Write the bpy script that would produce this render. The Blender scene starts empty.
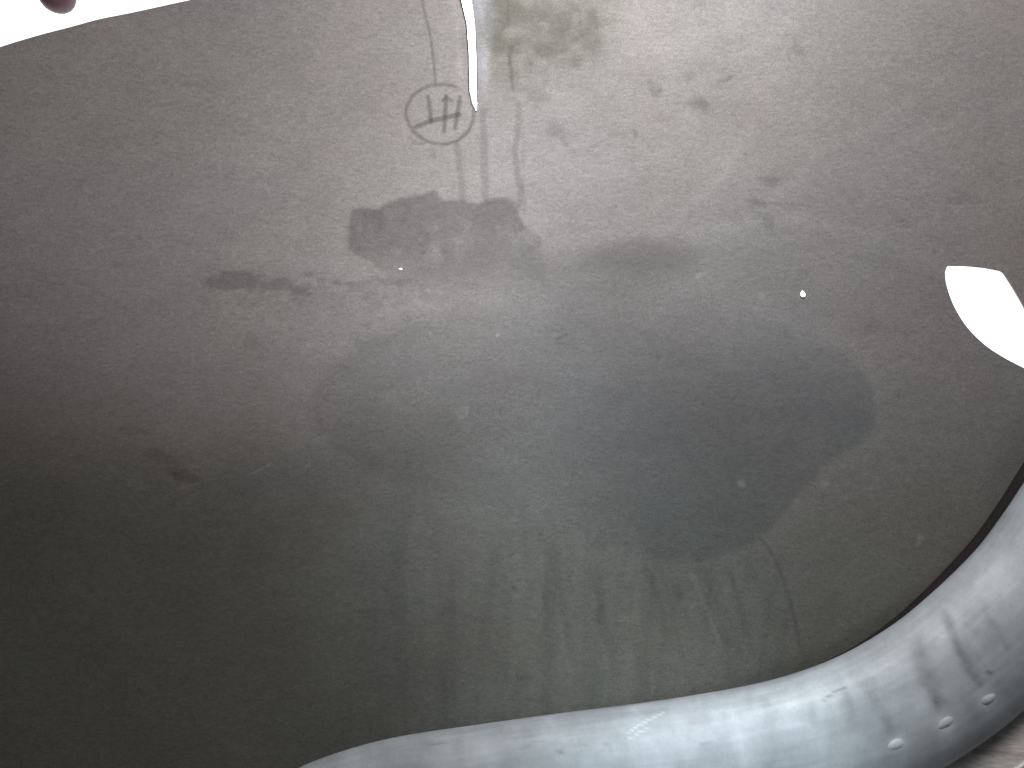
import bpy, math
import numpy as np
from mathutils import Vector
rng = np.random.default_rng(7)

# ------------------------------------------------------------------ camera
sc = bpy.context.scene
CAM = np.array([0.0, 0.0, 1.2])
F = 26.0 / 36.0 * 1024.0                       # focal length in pixels
cd = bpy.data.cameras.new("camera"); cam = bpy.data.objects.new("camera", cd)
sc.collection.objects.link(cam); sc.camera = cam
cam.location = CAM; cam.rotation_euler = (math.radians(90), 0, 0)
cd.lens = 26; cd.sensor_width = 36; cd.clip_start = 0.02; cd.clip_end = 100
cd.dof.use_dof = True; cd.dof.focus_distance = 1.05; cd.dof.aperture_fstop = 20

# ------------------------------------------------------------------ world, lamps, exposure
w = bpy.data.worlds.new("World"); sc.world = w; w.use_nodes = True
w.node_tree.nodes["Background"].inputs[0].default_value = (0.72, 0.80, 0.82, 1)
w.node_tree.nodes["Background"].inputs[1].default_value = 0.03
sc.view_settings.view_transform = 'Standard'; sc.view_settings.look = 'None'
sc.view_settings.exposure = 0; sc.view_settings.gamma = 1

def aim(o, tgt):
    o.rotation_euler = (Vector(tgt) - o.location).to_track_quat('-Z', 'Y').to_euler()
def area(name, loc, tgt, size, power, col, sy=None):
    l = bpy.data.lights.new(name, 'AREA'); l.energy = power; l.color = col
    l.size = size
    if sy: l.shape = 'RECTANGLE'; l.size_y = sy
    o = bpy.data.objects.new(name, l); sc.collection.objects.link(o)
    o.location = loc; aim(o, tgt); return o
def spot(name, loc, tgt, ang, power, col, soft=.05):
    l = bpy.data.lights.new(name, 'SPOT'); l.energy = power; l.color = col
    l.spot_size = math.radians(ang); l.spot_blend = 1.0; l.shadow_soft_size = soft
    o = bpy.data.objects.new(name, l); sc.collection.objects.link(o)
    o.location = loc; aim(o, tgt); return o
LAMP = np.array([0.26, 0.10, 2.10])
area("hatch_and_fill_light", LAMP, (0.60, 1.10, 1.65), 0.70, 15.2, (1.0, 0.955, 0.94), 0.30)      # daylight from the hatch above
spot("hatch_and_fill_light", (0.10, -0.05, 1.15), (-0.464, 1.10, 1.696), 60, 48, (1.0, 0.95, 0.94))  # unseen fill lamp near the camera, added to lift the sheet's upper left
spot("hatch_and_fill_light", (0.22, -0.05, 1.40), (0.62, 1.10, 1.66), 62, 10, (1.0, 0.955, 0.95))  # second unseen fill lamp, added for the sheet's upper right
spot("added_fill_light", (0.06, -0.05, 1.22), (0.131, 1.10, 1.176), 58, 10, (0.84, 0.95, 1.0))  # added cool fill without a visible source, lifts the middle of the sheet
spot("added_fill_light", (0.26, 0.12, 1.20), (0.21, 0.74, 0.76), 40, 11, (0.84, 0.95, 1.0))  # unseen cool fill added to brighten the rim

# ------------------------------------------------------------------ helpers
def tag(o, label=None, cat=None, group=None, kind=None):
    for k, v in (("label", label), ("category", cat), ("group", group), ("kind", kind)):
        if v: o[k] = v
    return o

def mesh(name, V, Fc, mat, parent=None, smooth=True, attrs=None):
    me = bpy.data.meshes.new(name)
    V = np.asarray(V, np.float32)
    Fs = [np.asarray(f, np.int32) for f in (Fc if isinstance(Fc, tuple) else (Fc,))]
    flat = np.concatenate([f.ravel() for f in Fs]); cnt = np.concatenate([np.full(len(f), f.shape[1]) for f in Fs])
    starts = np.concatenate([[0], np.cumsum(cnt)[:-1]]).astype(np.int32)
    me.vertices.add(len(V)); me.vertices.foreach_set("co", V.ravel())
    me.loops.add(flat.size); me.loops.foreach_set("vertex_index", flat)
    me.polygons.add(len(cnt))
    me.polygons.foreach_set("loop_start", starts)
    me.update(calc_edges=True); me.validate()
    me.polygons.foreach_set("use_smooth", np.full(len(me.polygons), smooth))
    for an, av in (attrs or {}).items():
        av = np.asarray(av, np.float32)
        if av.ndim == 1:
            a = me.attributes.new(an, 'FLOAT', 'POINT'); a.data.foreach_set("value", av)
        else:
            a = me.attributes.new(an, 'FLOAT_VECTOR', 'POINT'); a.data.foreach_set("vector", av.ravel())
    me.materials.append(mat)
    o = bpy.data.objects.new(name, me); sc.collection.objects.link(o)
    if parent: o.parent = parent
    return o

def grid_faces(nu, nv, wrap=False):
    i = np.arange(nu - 1)[:, None]; j = np.arange(nv if wrap else nv - 1)[None, :]
    a = i * nv + j; b = i * nv + (j + 1) % nv; c = (i + 1) * nv + (j + 1) % nv; d = (i + 1) * nv + j
    return np.stack([a, b, c, d], -1).reshape(-1, 4)

def P(px, py, Y):                              # a point at depth Y seen at px, py
    px = np.asarray(px, float); py = np.asarray(py, float); Y = np.asarray(Y, float) + 0 * px
    return np.stack([(px - 512) / F * Y, Y, CAM[2] - (py - 384) / F * Y], -1)

def spline(pts, n=200):
    p = np.asarray(pts, float); p = np.vstack([2 * p[0] - p[1], p, 2 * p[-1] - p[-2]])
    m = len(p) - 3; t = np.linspace(0, m - 1e-6, n); k = t.astype(int); u = (t - k)[:, None]
    a, b, c, d = p[k], p[k + 1], p[k + 2], p[k + 3]
    return 0.5 * (2 * b + (c - a) * u + (2 * a - 5 * b + 4 * c - d) * u**2 + (3 * b - a - 3 * c + d) * u**3)

def seg_dist(X, Y, pts):                       # distance to a polyline, and the position 0..1 along it
    best = np.full(X.shape, 1e9); T = np.zeros(X.shape); n = len(pts) - 1
    for i in range(n):
        (ax, ay), (bx, by) = pts[i], pts[i + 1]
        dx, dy = bx - ax, by - ay; L = dx * dx + dy * dy + 1e-9
        t = np.clip(((X - ax) * dx + (Y - ay) * dy) / L, 0, 1)
        d = np.hypot(X - ax - t * dx, Y - ay - t * dy)
        m = d < best; best = np.where(m, d, best); T = np.where(m, (i + t) / n, T)
    return best, T

def poly_sdf(X, Y, pts):                       # negative inside
    d, _ = seg_dist(X, Y, list(pts) + [pts[0]])
    ins = np.zeros(X.shape, bool); n = len(pts)
    for i in range(n):
        (x1, y1), (x2, y2) = pts[i], pts[(i + 1) % n]
        if y1 == y2: continue
        ins ^= ((y1 > Y) != (y2 > Y)) & (X < (x2 - x1) * (Y - y1) / (y2 - y1) + x1)
    return np.where(ins, -d, d)

def vnoise(X, Y, s, seed, sy=None):            # smooth value noise in -1..1
    sy = sy or s; r = np.random.default_rng(seed).uniform(-1, 1, (256, 256))
    x = X / s + 100; y = Y / sy + 100; xi = np.floor(x).astype(int); yi = np.floor(y).astype(int)
    u = x - xi; v = y - yi; u = u * u * (3 - 2 * u); v = v * v * (3 - 2 * v)
    g = lambda a, b: r[a & 255, b & 255]
    return (g(xi, yi) * (1 - u) + g(xi + 1, yi) * u) * (1 - v) + (g(xi, yi + 1) * (1 - u) + g(xi + 1, yi + 1) * u) * v
def fbm(X, Y, s, seed, sy=None, o=4):
    sy = sy or s
    return sum(vnoise(X, Y, s / 2**i, seed + i, sy / 2**i) * 0.55**i for i in range(o))
def sstep(a, b, x):
    t = np.clip((x - a) / (b - a), 0, 1); return t * t * (3 - 2 * t)

# ------------------------------------------------------------------ materials
class NT:
    def __init__(s, name):
        s.m = bpy.data.materials.new(name); s.m.use_nodes = True; s.t = s.m.node_tree
        s.b = s.t.nodes["Principled BSDF"]
    def n(s, typ, **kw):
        nd = s.t.nodes.new(typ)
        for k, v in kw.items(): setattr(nd, k, v)
        return nd
    def l(s, a, b): s.t.links.new(a, b)
    def noise(s, scale, detail=4, rough=.6, stretch=(1, 1, 1)):
        tc = s.n("ShaderNodeTexCoord"); mp = s.n("ShaderNodeMapping"); mp.inputs["Scale"].default_value = stretch
        nz = s.n("ShaderNodeTexNoise"); nz.inputs["Scale"].default_value = scale
        nz.inputs["Detail"].default_value = detail; nz.inputs["Roughness"].default_value = rough
        s.l(tc.outputs["Object"], mp.inputs[0]); s.l(mp.outputs[0], nz.inputs["Vector"]); return nz.outputs["Fac"]
    def rng(s, src, a, b, fa=0.3, fb=0.7):
        r = s.n("ShaderNodeMapRange"); r.inputs[1].default_value = fa; r.inputs[2].default_value = fb
        r.inputs[3].default_value = a; r.inputs[4].default_value = b; s.l(src, r.inputs[0]); return r.outputs[0]
    def math(s, op, a, b):
        m = s.n("ShaderNodeMath", operation=op)
        for i, v in enumerate((a, b)):
            if isinstance(v, (int, float)): m.inputs[i].default_value = v
            else: s.l(v, m.inputs[i])
        return m.outputs[0]
    def attr(s, name):
        a = s.n("ShaderNodeAttribute"); a.attribute_name = name; return a
    def scale(s, vec, f):
        m = s.n("ShaderNodeVectorMath", operation='SCALE'); s.l(vec, m.inputs[0]); s.l(f, m.inputs["Scale"]); return m.outputs[0]
    def bump(s, h, strength, dist):
        b = s.n("ShaderNodeBump"); b.inputs["Strength"].default_value = strength; b.inputs["Distance"].default_value = dist
        s.l(h, b.inputs["Height"]); s.l(b.outputs[0], s.b.inputs["Normal"])

# stained rolled steel: 'tint' attribute = the metal's own colour with its stains and some painted glow and shade
M = NT("stained_steel")
tint = M.attr("tint").outputs["Vector"]
g1 = M.rng(M.noise(260, 3, .7, (.35, 1, 1)), .86, 1.14)
g2 = M.rng(M.noise(540, 2, .75), .74, 1.26)
g3 = M.rng(M.noise(34, 5, .6, (.5, 1, 1)), .965, 1.035)
f = M.math('MULTIPLY', M.math('MULTIPLY', g1, g2), g3)
M.l(M.scale(tint, f), M.b.inputs["Base Color"])
M.l(M.rng(M.attr("wet_and_shade").outputs["Fac"], .38, .06, 0, .8), M.b.inputs["Metallic"])
M.b.inputs["Specular IOR Level"].default_value = 0.4
tn_ = M.n("ShaderNodeTangent", direction_type='RADIAL', axis='Z'); M.l(tn_.outputs[0], M.b.inputs["Tangent"])
M.b.inputs["Anisotropic Rotation"].default_value = 0.25; M.b.inputs["Anisotropic"].default_value = 0.45               # rolled along x: glints smear upright
r = M.math('ADD', M.rng(M.noise(9, 4), .46, .56), M.math('MULTIPLY', M.attr("wet_and_shade").outputs["Fac"], -0.10))
M.l(r, M.b.inputs["Roughness"])
M.bump(M.noise(420, 3, .7, (.4, 1, 1)), .22, .0006)
STEEL = M.m

M = NT("bright_aluminium")
f = M.math('MULTIPLY', M.rng(M.noise(22, 6, .6), .90, 1.06), M.rng(M.noise(300, 3, .6), .95, 1.05))
M.l(M.scale(M.attr("tint").outputs["Vector"], f), M.b.inputs["Base Color"])
M.b.inputs["Metallic"].default_value = 0.15; M.b.inputs["Specular IOR Level"].default_value = .3
M.l(M.rng(M.noise(14, 5), .50, .62), M.b.inputs["Roughness"])
M.bump(M.noise(60, 5, .6), .08, .001)
ALU = M.m

def simple(name, col, metal, rough, var=.12, sc_=60, emit=None):
    M = NT(name)
    mx = M.n("ShaderNodeMix", data_type='RGBA'); mx.inputs[6].default_value = (*[c * (1 - var) for c in col], 1)
    mx.inputs[7].default_value = (*[min(1, c * (1 + var)) for c in col], 1)
    M.l(M.noise(sc_), mx.inputs[0]); M.l(mx.outputs[2], M.b.inputs["Base Color"])
    M.b.inputs["Metallic"].default_value = metal; M.b.inputs["Roughness"].default_value = rough
    return M.m
POLISH = simple("polished_metal", (.9, .91, .93), 1, .16, .04)
SATIN = simple("satin_weld_metal", (.9, .91, .93), 1, .27, .03)
BRIGHT = simple("worn_bright_metal", (.84, .89, .92), .15, .5, .04)
DARK = simple("shade_dark", (.012, .009, .008), 0, .9)  # near-black for the strip that stands in for shade behind the rim
KNOB = simple("mauve_brown_plastic", (.085, .04, .05), 0, .5)
SKY = NT("overcast_daylight")
em = SKY.n("ShaderNodeEmission"); em.inputs[0].default_value = (1, .985, 1, 1); em.inputs[1].default_value = 1.6
SKY.l(em.outputs[0], SKY.t.nodes["Material Output"].inputs[0])

# ------------------------------------------------------------------ sky seen past the sheet
s_ = mesh("sky", [(-9, 3.2, -5), (9, 3.2, -5), (9, 3.2, 8), (-9, 3.2, 8)], [(0, 1, 2, 3)], SKY.m)
tag(s_, kind="structure")

# ------------------------------------------------------------------ the stained steel sheet
def depth(px, py):
    q = ((px - 500) / 640.0)**2 + ((py - 430) / 560.0)**2
    return 1.14 - 0.10 * q / (1 + 0.12 * q) 

STEP = 1.5
def axis(a, b, lo, hi):
    mid = np.arange(a, b + 0.1, STEP)
    L = [a]; s = STEP
    while L[-1] > lo: s *= 1.18; L.append(L[-1] - s)
    R = [mid[-1]]; s = STEP
    while R[-1] < hi: s *= 1.18; R.append(R[-1] + s)
    return np.concatenate([L[:0:-1], mid, R[1:]])
xs = axis(-30, 1056, -620, 1700); ys = axis(-70, 800, -72, 1300)
X, Y = np.meshgrid(xs, ys, indexing='ij'); shp = X.shape

edge = [(-700, 330), (-400, 205), (-200, 122), (-80, 74), (0, 47), (36, 36), (70, 27), (100, 19), (130, 13), (160, 6.5),
        (190, 0), (240, -10), (320, -22), (450, -36), (700, -52), (1000, -60), (1700, -66)]
glare_hole = spline([(947, 266), (966, 266.2), (985, 268), (1001, 271)], 20).tolist() + \
       spline([(1004, 273), (1013, 287), (1024, 306), (1040, 336)], 20).tolist() + \
       spline([(1046, 356), (1045, 370), (1037, 373), (1024, 368)], 14).tolist()[0:] + \
       spline([(1018, 365), (1003, 357), (985, 345), (967, 327), (954, 306), (946.5, 285), (945, 272)], 40).tolist()  # made-up cut-out to the bright sky, in place of glare on the steel
es = spline(edge, 160).tolist()
def edge_sdf(X, Y):                            # positive = cut away
    d, _ = seg_dist(X, Y, es)
    yy = np.interp(X, [p[0] for p in es], [p[1] for p in es])
    return np.where(Y < yy, d, -d)
def cut(X, Y):
    s = edge_sdf(X, Y); near = (X > 900) & (Y > 220) & (Y < 420)
    h = np.full(X.shape, -99.0)
    h[near] = -poly_sdf(X[near], Y[near], glare_hole)
    return np.maximum(s, h)
s0 = cut(X, Y)

# --- stains, with some painted glow and shade, all in sheet coordinates
def stains(X, Y):
    wob = 2.2 * fbm(X, Y, 14, 11); wob2 = 2.2 * fbm(X, Y, 14, 21)
    Xw, Yw = X + wob, Y + wob2
    k = np.zeros(X.shape)                      # darkening in log units
    lift = np.zeros(X.shape); wet_and_shade = np.zeros(X.shape)
    cr = np.zeros(X.shape + (3,))              # colour shift in log units
    def poly(pts, amp, soft, xw=Xw, yw=Yw):
        return amp * sstep(soft, -soft, poly_sdf(xw, yw, pts))
    def ell(cx, cy, rx, ry, amp, soft=.35, ang=0, n=0.12, seed=3):
        c, s = math.cos(math.radians(ang)), math.sin(math.radians(ang))
        u = ((Xw - cx) * c + (Yw - cy) * s) / rx; v = (-(Xw - cx) * s + (Yw - cy) * c) / ry
        r = np.hypot(u, v) + n * fbm(X, Y, max(4, min(rx, ry)), seed + int(cx))
        return amp * sstep(1 + soft, 1 - soft, r)
    def line(pts, wd, amp, soft=.8, fade=0.0, xw=X, yw=Y):
        d, t = seg_dist(xw, yw, pts)
        a = sstep(wd + soft, max(wd - soft, 0), d)
        if fade: a = a * np.clip((1 - t) / fade, 0, 1) * np.clip(t / .1 + .3, 0, 1)
        return amp * a
    mott = 0.5 + 0.5 * fbm(X, Y, 10, 31)
    # wide damp patch with the dark blob at its left end
    a = [(352, 211), (366, 209), (380, 208), (391, 200), (417, 196), (434, 193), (441, 201), (477, 203), (496, 199), (512, 201), (517, 212),
         (523, 226), (540, 240), (545, 290), (500, 300), (430, 300), (395, 285), (372, 262), (350, 250)]
    d = sstep(3, -2, poly_sdf(X + .6 * wob, Y + .6 * wob2, a)) * sstep(310, 218, Y + .06 * (X - 400))
    k += 0.52 * d * (0.8 + .35 * mott - .35 * (fbm(X, Y, 12, 48) > .55) * (Y > 222))
    k += poly([(350, 212), (384, 208), (386, 222), (380, 240), (366, 249), (355, 251), (344, 244), (347, 228)], .09, 2.5)
    lift += ell(437, 248, 6, 14, .13, .6) + ell(465, 240, 10, 13, .12, .6) + ell(400, 262, 24, 14, .07, .7)
    # smeared streak to the left
    k += ell(233, 281, 24, 11, .46, .3, n=.3) + ell(278, 284, 16, 8, .42, .5, n=.4) + ell(299, 291, 11, 5, .42, .5, n=.4)
    k += ell(307, 275, 6, 3, .3, .5) + ell(322, 281, 6, 2.6, .26, .5) + ell(338, 281, 7, 2.6, .26, .5, 14) + ell(352, 284, 8, 2.4, .24, .5)
    k += ell(385, 282, 24, 4, .16, .7) + ell(250, 302, 14, 6, .12, .6, n=.5) + ell(296, 301, 13, 3, .17, .6, n=.5) + ell(345, 296, 40, 8, .08, .8)
    k += ell(250, 339, 6, 6, .17, .6, n=.5) + ell(256, 344, 4, 4, .2, .5) + ell(205, 300, 10, 4, .1, .6)
    k += .10 * ell(300, 297, 150, 26, 1, .5) * (fbm(X, Y, 9, 44, 3.5) > .25)
    # horizontal smear bands round the middle
    k += ell(490, 262, 110, 20, .13, .8) + ell(642, 259, 52, 20, .24, .5) + ell(575, 292, 80, 9, .07, .8, -4)
    # big dried puddle: left bowl and darker right lobe
    right = [(560, 330), (640, 292), (700, 300), (760, 318), (815, 338), (845, 352), (867, 374), (877, 402), (874, 426), (860, 444),
             (832, 460), (806, 486), (780, 520), (752, 545), (722, 558), (690, 563), (655, 559), (628, 553), (600, 545), (560, 520), (520, 440)]
    sd = poly_sdf(X + .8 * wob, Y + .8 * wob2, right)
    inn = sstep(4, -6, sd) * sstep(500, 740, X) * sstep(300, 420, Y)
    k += .23 * inn + .10 * sstep(20, -70, sd)
    cr += (inn * .9 + .5 * sstep(70, -60, sd))[..., None] * np.array([-.055, -.005, .05])
    left = [(330, 362), (309, 384), (304, 404), (310, 428), (328, 450), (362, 473), (404, 490), (450, 502), (520, 512), (600, 470), (620, 330),
            (520, 300), (420, 316), (360, 338)]
    sl_ = poly_sdf(X + .8 * wob, Y + .8 * wob2, left)
    k += .18 * sstep(8, -14, sl_) * sstep(-150, -30, sl_) * sstep(620, 330, X) + .05 * sstep(-2, -10, sl_) * sstep(-26, -10, sl_) * sstep(470, 380, X)
    lift += .03 * sstep(-2, 4, sd) * sstep(26, 5, sd) * sstep(660, 780, X)
    # upper waterline
    wl = np.interp(X, [0, 200, 400, 520, 600, 700, 800, 870, 950, 1024], [420, 372, 300, 262, 240, 232, 226, 236, 276, 330])
    dd = Y + 1.5 * wob - wl
    k += .10 * sstep(-4, 26, dd) * sstep(420, 640, X)
    lift += .05 * np.exp(-((dd + 4) / 5)**2) * sstep(560, 700, X)
    # circled mark drawn on the sheet
    th = np.arctan2(Y - 114, X - 440.5)
    rad = np.hypot((X - 440.5) / 34.0, (Y - 114) / 30.0) + .02 * np.sin(3 * th + 1) + .012 * vnoise(X, Y, 6, 91)
    gap = 1 - .85 * np.exp(-((th + .58) / .3)**2)
    k += .55 * sstep(1.075, 1.025, rad) * sstep(.92, .96, rad) * gap * (.8 + .3 * vnoise(X, Y, 9, 92))
    k += line([(409, 137), (416, 143), (424, 144)], 1.6, .2)
    for pts, wd in (([(428, 97), (429.5, 106), (431, 122)], 1.9), ([(416, 127), (430, 121), (446, 117.5), (459, 114.5)], 2.4),
                    ([(446, 96), (445.5, 110), (444, 131)], 1.9), ([(460, 97), (457.5, 112), (455, 128)], 1.9), ([(442, 101), (447, 97), (452, 101)], .9)):
        k += line(pts, wd, .56, 1.0)
    k += line([(421, -20), (423, 6), (430, 34), (433.5, 60), (435.5, 84)], 1.2, .42, .9)
    k += ell(419, 37, 2.6, 2.6, .16, .6) + ell(424, 78, 2, 3, .12, .6) + ell(432, 154, 3, 4.5, .2, .6)
    # pale blue-grey glow beside the bead, painted into the sheet's colour
    xr = np.interp(Y, [-40, 0, 30, 60, 110, 140], [497, 497, 496, 490, 482, 479])
    st = sstep(465, 474, X) * sstep(xr + 3, xr - 5, X) * sstep(125, 60, Y)
    lift += .13 * st; cr += st[..., None] * np.array([-.10, -.02, .08])
    for x0_ in (458, 483): lift += .10 * np.exp(-((X - np.interp(Y, [0, 25, 60, 112], [x0_ - 4, x0_, x0_ + 2, x0_ + 4])) / 4)**2) * (Y < 100)  # soft bloom painted along both edges of the bead
    # runs below the mark
    for pts, wd, am in (([(457, 144), (460, 170), (463, 200)], 3.2, .15), ([(464, 150), (466, 198)], 2, .06), ([(483, 112), (484, 160), (486, 202)], 3.6, .15),
                        ([(519, 105), (518, 130), (515, 150), (517, 170), (521, 190), (518, 208)], 3.0, .17), ([(523, 120), (524, 215)], 1.2, .08),
                        ([(509, 54), (511, 70), (513, 89)], 1.1, .26), ([(509, 66), (511, 58), (511, 40)], .8, .12), ([(507, -5), (509, 30)], 1.0, .10)):
        k += line(pts, wd, 1.4 * am, 1.4, xw=X + .35 * wob, yw=Y)
    # olive brown blotch at the top
    b = 2.1 * (ell(545, 28, 52, 42, .22, .8, n=.5) + ell(588, 22, 16, 16, .12, .8) + ell(535, 62, 30, 24, .10, .8, n=.5)) * (.35 + .9 * np.clip(.5 + .6 * fbm(X, Y, 16, 36), 0, 1.2))
    k += b; cr += b[..., None] * np.array([.05, .09, -.30])
    k += ell(537, 98, 9, 9, .13, .8, n=.5) + ell(530, 90, 6, 4, .08, .7) + ell(556, 130, 8, 8, .2, .7, 35, n=.3) + ell(563, 140, 8, 4, .1, .7, 45)
    k += line([(562, 139), (570, 150), (577, 156), (588, 150), (602, 142)], 1.6, .1, 1.8)
    # small marks on the right
    for q in ((654, 91, 7, 5, .18, 0), (650, 84, 3, 3, .12, 0), (687, 76, 9, 3, .10, 10), (701, 105, 9, 5, .22, 5), (694, 99, 8, 4, .1, 0),
              (724, 81, 10, 3, .16, -28), (731, 77, 4, 2, .2, -20), (799, 50, 6, 6, .13, 0), (800, 38, 6, 4, .06, 0), (770, 179, 12, 2.6, .22, 0), (769, 184, 7, 2.6, .16, 0),
              (757, 203, 9, 4, .16, 0), (752, 211, 7, 3, .10, 30), (960, 199, 14, 5, .14, -8), (905, 221, 13, 5, .10, -5), (770, 226, 5, 10, .12, -15),
              (635, 135, 2.5, 5, .18, 0), (700, 24, 6, 5, .07, 0), (936, 238, 12, 3, .09, 5), (662, 118, 6, 4, .08, 0),
              (133, 432, 16, 5, .17, 10), (160, 457, 14, 5, .26, 10), (187, 476, 15, 6, .30, 14), (176, 468, 10, 6, .14, 40), (183, 546, 8, 3, .12, 0), (80, 458, 13, 4, .12, 0),
              (150, 470, 40, 18, .06, 20), (905, 333, 5, 5, .13, 0), (868, 330, 10, 4, .07, 0), (866, 322, 22, 14, .05, 0), (512, 556, 3, 2, .2, 0), (513, 589, 3, 3, .3, 0), (60, 330, 20, 6, .05, 0)):
        k += 1.35 * ell(*q[:5], .6, q[5], n=.35)
    k += line([(754, 203), (790, 204), (812, 206)], 1.2, .16, 1.2) + line([(634, 84), (635, 120), (632, 165)], 1.4, .08, 1.8)
    k += line([(567, 334), (556, 340), (556, 343), (566, 344)], 1.2, .2, 1) + line([(556, 368), (570, 376), (584, 384)], .8, .12, 1)
    k += line([(516, 378), (560, 386), (592, 392)], .7, .05, 1)
    # bruised diagonal wipes top right
    for a0, b0, am in (((660, 230), (760, 110), .05), ((700, 245), (850, 120), .04), ((800, 160), (960, 60), .05), ((720, 60), (800, 10), .05), ((640, 250), (700, 180), .05),
                       ((880, 150), (990, 90), .04)):
        d, t = seg_dist(X, Y, [a0, ((a0[0] + b0[0]) / 2 + 12, (a0[1] + b0[1]) / 2 + 6), b0])
        lift += 1.15 * am * np.exp(-(d / 5)**2) * np.sin(np.pi * t)
    # runs under the puddle
    runs = [([(643, 560), (652, 585), (660, 604), (668, 650)], 3.5, .13), ([(697, 558), (712, 595), (722, 628), (730, 660), (738, 700)], 5.5, .17),
            ([(726, 566), (738, 600), (750, 648)], 3.2, .16), ([(677, 590), (686, 612), (694, 640)], 3, .13), ([(594, 565), (603, 620), (612, 655), (624, 705)], 5, .11),
            ([(550, 535), (562, 600), (570, 645), (589, 712)], 4, .09), ([(521, 508), (526, 545), (528, 580)], 3, .09), ([(538, 520), (545, 560)], 3, .07),
            ([(497, 545), (489, 590), (484, 640), (477, 735)], 6, .13), ([(521, 668), (516, 730)], 6, .12), ([(630, 575), (634, 640), (645, 700)], 3, .07),
            ([(409, 510), (400, 540), (390, 600)], 6, .10), ([(440, 520), (430, 570)], 5, .06), ([(748, 560), (770, 610), (780, 650)], 3, .07),
            ([(708, 555), (730, 620), (752, 690)], 2, .09), ([(566, 560), (580, 640)], 2, .06), ([(660, 560), (690, 690)], 2.5, .06), ([(455, 560), (445, 720)], 7, .06)]
    for pts, wd, am in runs:
        k += line(pts, wd, am * (.75 + .5 * mott), wd * .8, .35, xw=X + .5 * wob, yw=Y)
    fan = X + .10 * (X - 480) * (1 - (Y - 540) / 200.0) * -1 + .4 * wob   # many faint upright runs down to the rim
    st = .7 * fbm(fan, Y, 16, 131, 600, 3) + .8 * vnoise(fan, Y, 4.5, 141, 260) * vnoise(X, Y, 40, 143)
    am_ = sstep(500, 600, Y) * sstep(330, 460, X) * sstep(840, 760, X)
    k += .16 * np.clip(st, 0, 1.2) * am_; lift += .05 * np.clip(-st, 0, 1) * am_
    k += line([(757, 535), (768, 548), (780, 570), (790, 600), (797, 630), (803, 655), (806, 672)], 1.5, .30, 1.8, .3, xw=X + .25 * wob)
    lift += line([(700, 575), (716, 610), (725, 650)], 1.5, .09, 2, .5) + line([(556, 600), (572, 690)], 2, .06, 2, .5) + line([(690, 570), (740, 690)], 1.2, .08, 2, .5)
    # scuffs and pale specks
    for q in ((462, 413, 6, 4.5, .20, 20), (462, 413, 3, 2.5, -.14, 20), (743, 484, 4, 4, .28, 0), (826, 485, 5, 4, .16, 0), (920, 540, 4, 4.5, .30, 0), (921, 541, 2, 2.4, -.2, 0), (701, 276, 5, 2, .12, -40),
              (762, 296, 4, 4, .1, 0), (185, 488, 5, 3, .15, 0), (683, 602, 3, 5, .1, 0), (429, 333, 2, 2, .2, 0), (497, 335, 1.5, 1.5, .3, 0)):
        lift += ell(q[0], q[1], q[2], q[3], q[4], .5, q[5], n=.3)
    lift += line([(250, 474), (260, 470), (270, 464)], .8, .22, 1) + line([(868, 60), (905, 120)], .6, .08, 1) + line([(300, 470), (312, 463)], .6, .1, 1)
    r2 = np.random.default_rng(5)              # fine random scratches and specks
    for _ in range(70):
        cx, cy = r2.uniform(20, 1010), r2.uniform(40, 690); L = r2.uniform(3, 22); an = r2.normal(0, .5)
        m = (np.abs(X - cx) < 30) & (np.abs(Y - cy) < 30)
        dx, dy = L * math.cos(an), L * math.sin(an)
        d, _t = seg_dist(X[m], Y[m], [(cx, cy), (cx + dx, cy + dy)])
        lift[m] += r2.choice([-1, 1]) * r2.uniform(.03, .10) * sstep(1.5, .2, d)
    for _ in range(420):
        cx, cy = r2.uniform(0, 1020), r2.uniform(20, 740); R = r2.uniform(.8, 2.0)
        m = (np.abs(X - cx) < 6) & (np.abs(Y - cy) < 6)
        k[m] += r2.uniform(.05, .18) * sstep(1.5, .5, np.hypot(X[m] - cx, (Y[m] - cy) * 1.2) / R)
    # broad soiling, then the painted shade along the rim
    k += .04 * fbm(X, Y, 170, 61) + .025 * fbm(X, Y, 46, 71, 22) + .02 * fbm(X, Y, 26, 75, 8)
    k += .06 * np.clip(fbm(X, Y, 7, 81, 4), 0, 1) * sstep(180, 520, Y)
    tn = fbm(X, Y, 150, 101, 120, 3); t2 = fbm(X, Y, 130, 111, 110, 3)
    cr += tn[..., None] * np.array([.022, -.008, -.012]) + t2[..., None] * np.array([-.014, .01, .02])
    lowb = sstep(330, 640, Y)                  # greener tint low down, browner in the left corner
    cr += lowb[..., None] * np.array([-.065, .025, -.09]) + (lowb * sstep(420, 60, X))[..., None] * np.array([.07, .01, -.04])
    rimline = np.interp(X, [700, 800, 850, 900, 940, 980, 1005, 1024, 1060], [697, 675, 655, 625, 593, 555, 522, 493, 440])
    k += .5 * sstep(34, 6, rimline - Y) * sstep(700, 900, X)  # soft shadow beside the rim, painted as a darker band on the sheet
    wet_and_shade = np.clip(k * 1.5, 0, 1)
    base = np.array([.246, .234, .231])
    return base * np.exp(.8 * cr) * np.exp(-1.05 * k + 1.5 * lift)[..., None], wet_and_shade

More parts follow.
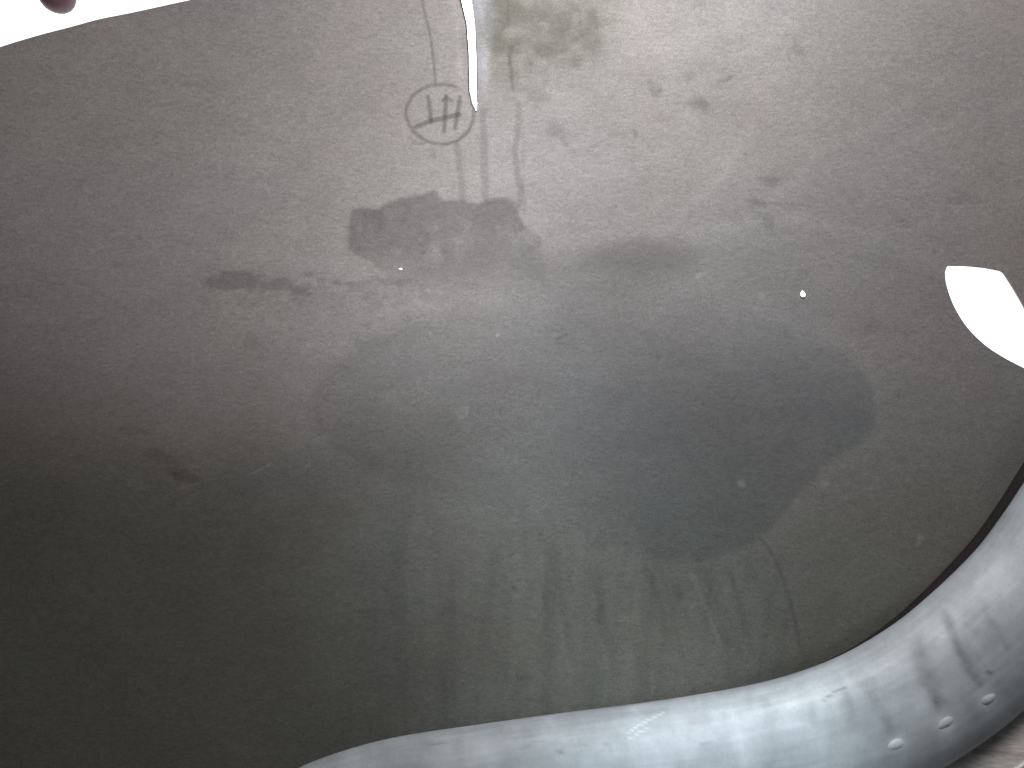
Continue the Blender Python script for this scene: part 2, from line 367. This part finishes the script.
tint_v, wet_v = stains(X, Y)  # stains together with the painted glow and shade
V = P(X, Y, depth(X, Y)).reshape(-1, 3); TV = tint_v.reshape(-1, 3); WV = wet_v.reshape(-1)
Fc = grid_faces(*shp); S = s0.reshape(-1); neg = S[Fc] < 0
full = Fc[neg.all(1)]; mixed = Fc[neg.any(1) & ~neg.all(1)]
newV, newT, newW, cutv, tris = [], [], [], {}, []
def on_edge(i, j):                             # the vertex where the cut line crosses a grid edge
    key = (min(i, j), max(i, j))
    if key not in cutv:
        t = S[key[0]] / (S[key[0]] - S[key[1]]); t = min(max(t, .02), .98)
        cutv[key] = len(V) + len(newV)
        for L, A in ((newV, V), (newT, TV), (newW, WV)): L.append(A[key[0]] * (1 - t) + A[key[1]] * t)
    return cutv[key]
for q in mixed:
    poly = []
    for a_ in range(4):
        i, j = int(q[a_]), int(q[(a_ + 1) % 4])
        if S[i] < 0: poly.append(i)
        if (S[i] < 0) != (S[j] < 0): poly.append(on_edge(i, j))
    tris += [(poly[0], poly[k_], poly[k_ + 1]) for k_ in range(1, len(poly) - 1)]
V = np.vstack([V, newV]); TV = np.vstack([TV, newT]); WV = np.concatenate([WV, newW]); tris = np.array(tris)
used = np.unique(np.concatenate([full.ravel(), tris.ravel()])); remap = np.zeros(len(V), np.int32); remap[used] = np.arange(len(used))
wall = mesh("steel_wall", V[used], (remap[full][:, ::-1], remap[tris][:, ::-1]), STEEL, attrs={"tint": TV[used], "wet_and_shade": WV[used]})
tag(wall, "large dull grey steel sheet with dried puddle stains and a circled hand-drawn mark", "metal wall")
so_ = wall.modifiers.new("thickness", 'SOLIDIFY'); so_.thickness = 0.005; so_.offset = 1

def wall_n(px, py):
    e = 1.0
    a = P(px + e, py, depth(px + e, py)) - P(px - e, py, depth(px - e, py))
    b = P(px, py + e, depth(px, py + e)) - P(px, py - e, depth(px, py - e))
    n = np.cross(a, b); n /= np.linalg.norm(n, axis=-1, keepdims=True)
    return np.where((n[..., 1] > 0)[..., None], -n, n)

# polished sliver: the flat of a weld bead ground bright, its face turned up to the hatch
def facet_patch(name, rows, parent, mat, crown, lift=.0010, nu=9, pitch=0):
    # rows: (y, x_left, x_right); the face is tilted so that it mirrors the hatch daylight
    R = np.array([(r[1], r[0], r[2]) for r in rows], float)   # xl, y, xr
    u = np.linspace(0, 1, nu)
    px = R[:, 0:1] * (1 - u) + R[:, 2:3] * u; py = np.repeat(R[:, 1:2], nu, 1)
    base = P(px, py, depth(px, py)); c = base.mean(1, keepdims=True)
    vi = CAM - c; vi /= np.linalg.norm(vi, axis=-1, keepdims=True)
    li = LAMP - c; li /= np.linalg.norm(li, axis=-1, keepdims=True)
    h = vi + li; h /= np.linalg.norm(h, axis=-1, keepdims=True)
    # height field over the row: depth offset so that the row's plane is perpendicular to h in x
    dx = base[..., 0] - c[..., 0]
    yoff = -(dx * h[..., 0]) / h[..., 1]                      # plane across
    # along z: accumulate slope
    zc = c[:, 0, 2]; slope = -(h[:, 0, 2] / h[:, 0, 1])       # dY/dz of the wanted face
    wy = c[:, 0, 1]; acc = np.zeros(len(zc))
    for i in range(1, len(zc)): acc[i] = acc[i - 1] + .5 * (slope[i] + slope[i - 1]) * (zc[i] - zc[i - 1])
    dev = acc - (wy - wy[0])                                  # departure from the sheet, restarted at every weld ripple
    seg = (R[:, 1] // pitch).astype(int) if pitch else np.zeros(len(R), int)
    off = np.zeros(len(R))
    if pitch < 0: dev = dev * 0
    for k_ in np.unique(seg): off[seg == k_] = dev[seg == k_] - dev[seg == k_].max()
    off -= lift
    V = base.copy(); V[..., 1] += yoff + off[:, None] - crown * np.sin(np.pi * u)[None, :]
    V = V.reshape(-1, 3); n = len(V)
    Bk = base.reshape(-1, 3) + np.array([0, .002, 0])
    F1 = grid_faces(len(rows), nu)[:, ::-1]; Fs = []
    idx = np.arange(n).reshape(len(rows), nu)
    ring = np.concatenate([idx[0], idx[1:, -1], idx[-1, -2::-1], idx[-2:0:-1, 0]])
    nx = np.roll(ring, -1); Fs = np.stack([ring, nx, nx + n, ring + n], 1)
    return mesh(name, np.vstack([V, Bk]), np.vstack([F1, Fs]), mat, parent)

rows = [(y, np.interp(y, [-34, 0, 25, 56, 91, 104, 112], [452, 460, 466, 468, 468.5, 471.5, 476]),
         np.interp(y, [-34, 0, 28, 62, 91, 104, 112], [468, 473, 476, 477.5, 478, 478, 477])) for y in np.linspace(-34, 112, 147)]
facet_patch("weld_bead", rows, wall, SATIN, .0003, .0012, 9, -1)
rr = [(294 + 3.4 * s, 802.3 - 2.3 * math.sqrt(max(0, 1 - s * s)) * (1 if s > 0 else (1 + s) ** .5 + .0) - .2,
       802.3 + 2.2 * math.sqrt(max(0, 1 - s * s)) * (1 if s > 0 else (1 + s) ** .5) + .2) for s in np.linspace(-1, 1, 11)]
facet_patch("metal_droplet", rr, wall, POLISH, .00005, .0004, 7)
rr = [(269 + .9 * s, 401 - 2.4 * math.sqrt(max(0, 1 - s * s)) - .2, 401 + 2.2 * math.sqrt(max(0, 1 - s * s)) + .2) for s in np.linspace(-1, 1, 7)]
facet_patch("metal_fleck", rr, wall, POLISH, .0003, .0004, 7)

# ------------------------------------------------------------------ rolled rim in the foreground
top = spline([(120, 940), (190, 850), (250, 798), (298, 770), (347, 752), (400, 739), (480, 727), (560, 716), (640, 706), (700, 697), (750, 688),
              (800, 675), (850, 655), (900, 625), (940, 592), (980, 553), (1005, 521), (1030, 484), (1070, 420), (1120, 330), (1160, 240)], 420)
tg = np.gradient(top, axis=0); tg /= np.linalg.norm(tg, axis=1, keepdims=True)
nr = np.stack([-tg[:, 1], tg[:, 0]], 1)        # to the lower right of the edge
# smooth the normals so the sweep stays clean
for _ in range(30): nr[1:-1] = (nr[:-2] + nr[1:-1] * 2 + nr[2:]) / 4
nr /= np.linalg.norm(nr, axis=1, keepdims=True)
RW = np.interp(top[:, 0], [120, 400, 700, 900, 1000, 1160], [62, 64, 68, 68, 68, 70])  # half width in pixels
dep = np.interp(top[:, 0], [120, 500, 800, 1000, 1160], [.80, .80, .79, .78, .76])
ctr = top + nr * RW[:, None]
Cw = P(ctr[:, 0], ctr[:, 1], dep)
Rw = RW / F * dep
T3 = np.gradient(Cw, axis=0); T3 /= np.linalg.norm(T3, axis=1, keepdims=True)
A3 = P(top[:, 0], top[:, 1], dep) - Cw; A3 -= (A3 * T3).sum(1, keepdims=True) * T3; A3 /= np.linalg.norm(A3, axis=1, keepdims=True)
B3 = np.cross(T3, A3); B3 *= np.sign(-B3[:, 1:2])          # towards the camera
def sweep(rad, ang, aoff=0.0, boff=0.0, sl=slice(None), rb=None):
    ang = np.asarray(ang); c, s = np.cos(ang), np.sin(ang)
    r = (Rw * rad)[sl, None, None]; r2 = r if rb is None else (Rw * rb)[sl, None, None]
    return Cw[sl, None] + (A3[sl, None] * (r * c[None, :, None] + (Rw * aoff)[sl, None, None]) + B3[sl, None] * (r2 * s[None, :, None] + (Rw * boff)[sl, None, None]))
na = 160; ang = np.linspace(0, 2 * np.pi, na, endpoint=False)
G = sweep(1, ang, rb=.66)
px = 512 + G[..., 0] / G[..., 1] * F; py = 384 - (G[..., 2] - CAM[2]) / G[..., 1] * F
front = np.sin(ang)[None, :] > -.15
bulge = np.zeros(px.shape); smud_tone = np.zeros(px.shape)
grooves = [([(941, 606), (948, 624), (957, 648), (966, 664), (981, 684)], 5.5, .42), ([(910, 636), (917, 650), (922, 668), (930, 686), (938, 706)], 8, .36),
           ([(866, 668), (876, 692), (884, 712), (890, 732)], 7, .27), ([(842, 684), (850, 706), (852, 722)], 6, .22), ([(975, 590), (992, 624), (1008, 650)], 3, .14),
           ([(800, 690), (806, 712)], 3, .08)]
for pts, wd, am in grooves:
    d, t = seg_dist(px + 2 * fbm(px, py, 12, 7), py, pts)
    g = np.exp(-(d / wd)**2) * sstep(0, .3, t) ** .5 * front
    bulge -= .0012 * g * am; smud_tone += am * g * (.9 + .3 * fbm(px, py, 12, 17))
for (cx, cy, a, b, am) in ((868, 700, 9, 16, .15), (886, 690, 8, 16, .13), (938, 690, 6, 12, .16), (846, 704, 6, 10, .16), (795, 716, 10, 7, .13), (812, 712, 5, 9, .15),
                           (990, 673, 3, 2, .5), (936, 702, 2, 4, .35), (560, 752, 3, 2, .3), (606, 744, 2, 2, .25), (584, 746, 2, 1.5, .25), (700, 720, 20, 6, .07), (905, 655, 16, 8, .09),
                           (450, 752, 30, 8, .07), (760, 700, 14, 6, .10)):
    smud_tone += am * front * sstep(1.5, .5, np.hypot((px - cx) / a, (py - cy) / b) + .3 * fbm(px, py, 7, 23))
bulge += .0006 * fbm(px, py, 80, 33) * front
for pts, am in (([(824, 700), (836, 691), (846, 687)], .5), ([(430, 745), (445, 743)], .2), ([(626, 734), (645, 722), (663, 713)], -.35), ([(630, 738), (650, 727)], -.3), ([(520, 748), (545, 740)], .15),
                ([(700, 745), (716, 741)], .2), ([(960, 540), (968, 552)], .15)):
    d, t = seg_dist(px, py, pts); smud_tone += am * sstep(1.6, .2, d) * front
edge_d = np.abs(np.cos(ang))[None, :]
sx = np.cumsum(np.r_[0, np.hypot(*np.diff(top, axis=0).T)])[:, None] + 0 * px; sa = (ang * 75)[None, :] + 0 * px
smud_tone += .07 * fbm(sx, sa, 60, 45, 5) + .05 * fbm(sx, sa, 9, 47, 40)
for (cx, cy) in ((988, 701), (947, 724), (897, 743)): smud_tone -= .45 * np.exp(-((px - cx)**2 + 1.4 * (py - cy)**2) / 120.0) * front  # pale halo painted into the rim colour round each weld spot
smud_tone += .10 * fbm(px, py, 22, 43, 40) + .06 * fbm(px, py, 60, 53)
smud_tone += np.where(px > 850, .16, .0) * sstep(-.55, -.95, np.cos(ang))[None, :]  # darker along the rim's lower edge at the right
G = G + (A3[:, None] * np.cos(ang)[None, :, None] + B3[:, None] * np.sin(ang)[None, :, None]) * bulge[..., None]
alu = np.array([.56, .62, .665]) * np.exp(-1.0 * smud_tone)[..., None]
rim = bpy.data.objects.new("manhole_rim", None); sc.collection.objects.link(rim)
rim.location = Cw[250]; bpy.context.view_layer.update(); INV = np.array(Cw[250])
def rp(V): return (np.asarray(V).reshape(-1, 3) - INV)
mesh("rolled_edge", rp(G), grid_faces(len(top), na, True), ALU, rim, attrs={"tint": np.clip(alu, 0, .95).reshape(-1, 3)})
tag(rim, "thick bright blue-grey rolled metal rim curving across the lower right with finger-like smears", "manhole rim")

# added dark strip in place of the shade behind the rim, widening to the right
wd = np.interp(top[:, 0], [120, 500, 700, 800, 860, 920, 980, 1030, 1160], [1, 1, 1.5, 3.5, 6, 11, 15, 17, 20])
u = np.linspace(-1, 1, 13)
o1 = top - nr * 0
depb = dep + .035
L = []
for q in np.linspace(0, 2 * np.pi, 20, endpoint=False):
    a = 0.5 * (np.cos(q) + 1)                  # 0 under the rim .. 1 outer
    off = -6 * (1 - a) * 1.0 + wd * a
    pp = top - nr * off[:, None]
    L.append(P(pp[:, 0], pp[:, 1], depb + .012 * math.sin(q)))
L = np.stack(L, 1)
mesh("rim_shade_strip", rp(L), grid_faces(len(top), 20, True), DARK, rim)

# outer flange below the rim, brushed and brownish, with a thin bright bead
fl = []
sel = slice(150, 420)
for v, (ra, rbk) in enumerate([(-.90, .10), (-1.02, .02), (-1.15, .08), (-1.35, .20), (-1.6, .36), (-2.0, .62), (-2.6, 1.0), (-2.6, .9), (-2.0, .50), (-1.02, -.12), (-.90, .0)]):
    fl.append(Cw[sel] + A3[sel] * (Rw[sel] * ra)[:, None] + B3[sel] * (Rw[sel] * rbk)[:, None])
fl = np.stack(fl, 1)
M = NT("brushed_brown_grey_metal")
M.b.inputs["Metallic"].default_value = .4; M.b.inputs["Roughness"].default_value = .4
f = M.math('MULTIPLY', M.rng(M.noise(90, 5, .7, (.35, 1, 2.4)), .62, 1.35), M.rng(M.noise(12), .85, 1.15))
M.l(M.scale(M.attr("tint").outputs["Vector"], f), M.b.inputs["Base Color"])
mesh("flange", rp(fl), grid_faces(fl.shape[0], fl.shape[1], True), M.m, rim, attrs={"tint": np.tile(np.array([[.70, .66, .64]]), (fl.shape[0] * fl.shape[1], 1))})
cc = Cw[sel] + A3[sel] * (Rw[sel] * -1.48)[:, None] + B3[sel] * (Rw[sel] * .30)[:, None]
qa = np.linspace(0, 2 * np.pi, 12, endpoint=False)
bd = cc[:, None] + .0022 * (A3[sel][:, None] * np.cos(qa)[None, :, None] + B3[sel][:, None] * np.sin(qa)[None, :, None])
mesh("bead_wire", rp(bd), grid_faces(len(cc), 12, True), BRIGHT, rim)

# three bright weld spots along the rim
def blob(name, cx, cy, rx, ry, ang_, parent):
    i = np.argmin(np.hypot(px[:, :na // 2] - cx, py[:, :na // 2] - cy)); i, j = np.unravel_index(i, px[:, :na // 2].shape)
    c = G[i, j]; n = A3[i] * math.cos(ang[j]) + B3[i] * math.sin(ang[j]); t = T3[i]; b = np.cross(n, t)
    V = []; nu_, nv_ = 14, 28
    for a in np.linspace(0, 1, nu_):
        for q in np.linspace(0, 2 * np.pi, nv_, endpoint=False):
            w_ = 1 + .05 * math.sin(3 * q + cx) + .05 * math.sin(2 * q + cy)
            V.append(c + t * (rx * a * math.cos(q) * w_) + b * (ry * a * math.sin(q) * w_) + n * (.0015 * (1 - a * a) - .0002 - 7 * (ry * a * math.sin(q))**2))
    return mesh(name, rp(V), grid_faces(nu_, nv_, True), BRIGHT, parent)
for k_, (cx, cy, a_, b_) in enumerate(((988, 701, .0085, .0055), (947, 724, .0095, .0055), (897, 743, .0085, .006))):
    blob("weld_spot", cx, cy, a_, b_, 0, rim)

# ------------------------------------------------------------------ round knob hanging in the bright gap
kc = P(57, -5, 1.45); kr = 17 / F * 1.45
prof = [(0, -1.0), (.30, -.96), (.58, -.83), (.80, -.62), (.94, -.35), (1.0, -.02), (.97, .25), (.86, .52), (.66, .74), (.46, .86), (.40, .98), (.38, 1.3), (.38, 2.6),
        (.62, 2.62), (.66, 2.9), (.62, 3.2), (.34, 3.24), (.32, 7.0), (0, 7.0)]
nv_ = 40
V = []
for r_, h_ in prof:
    for q in np.linspace(0, 2 * np.pi, nv_, endpoint=False): V.append((kr * r_ * math.cos(q), kr * r_ * math.sin(q), kr * h_))
kn = mesh("round_knob", V, grid_faces(len(prof), nv_, True), KNOB)
kn.location = kc; kn.rotation_euler = (0, math.radians(6), 0)
tag(kn, "small mauve-brown round knob hanging in the bright gap at the top left", "knob")
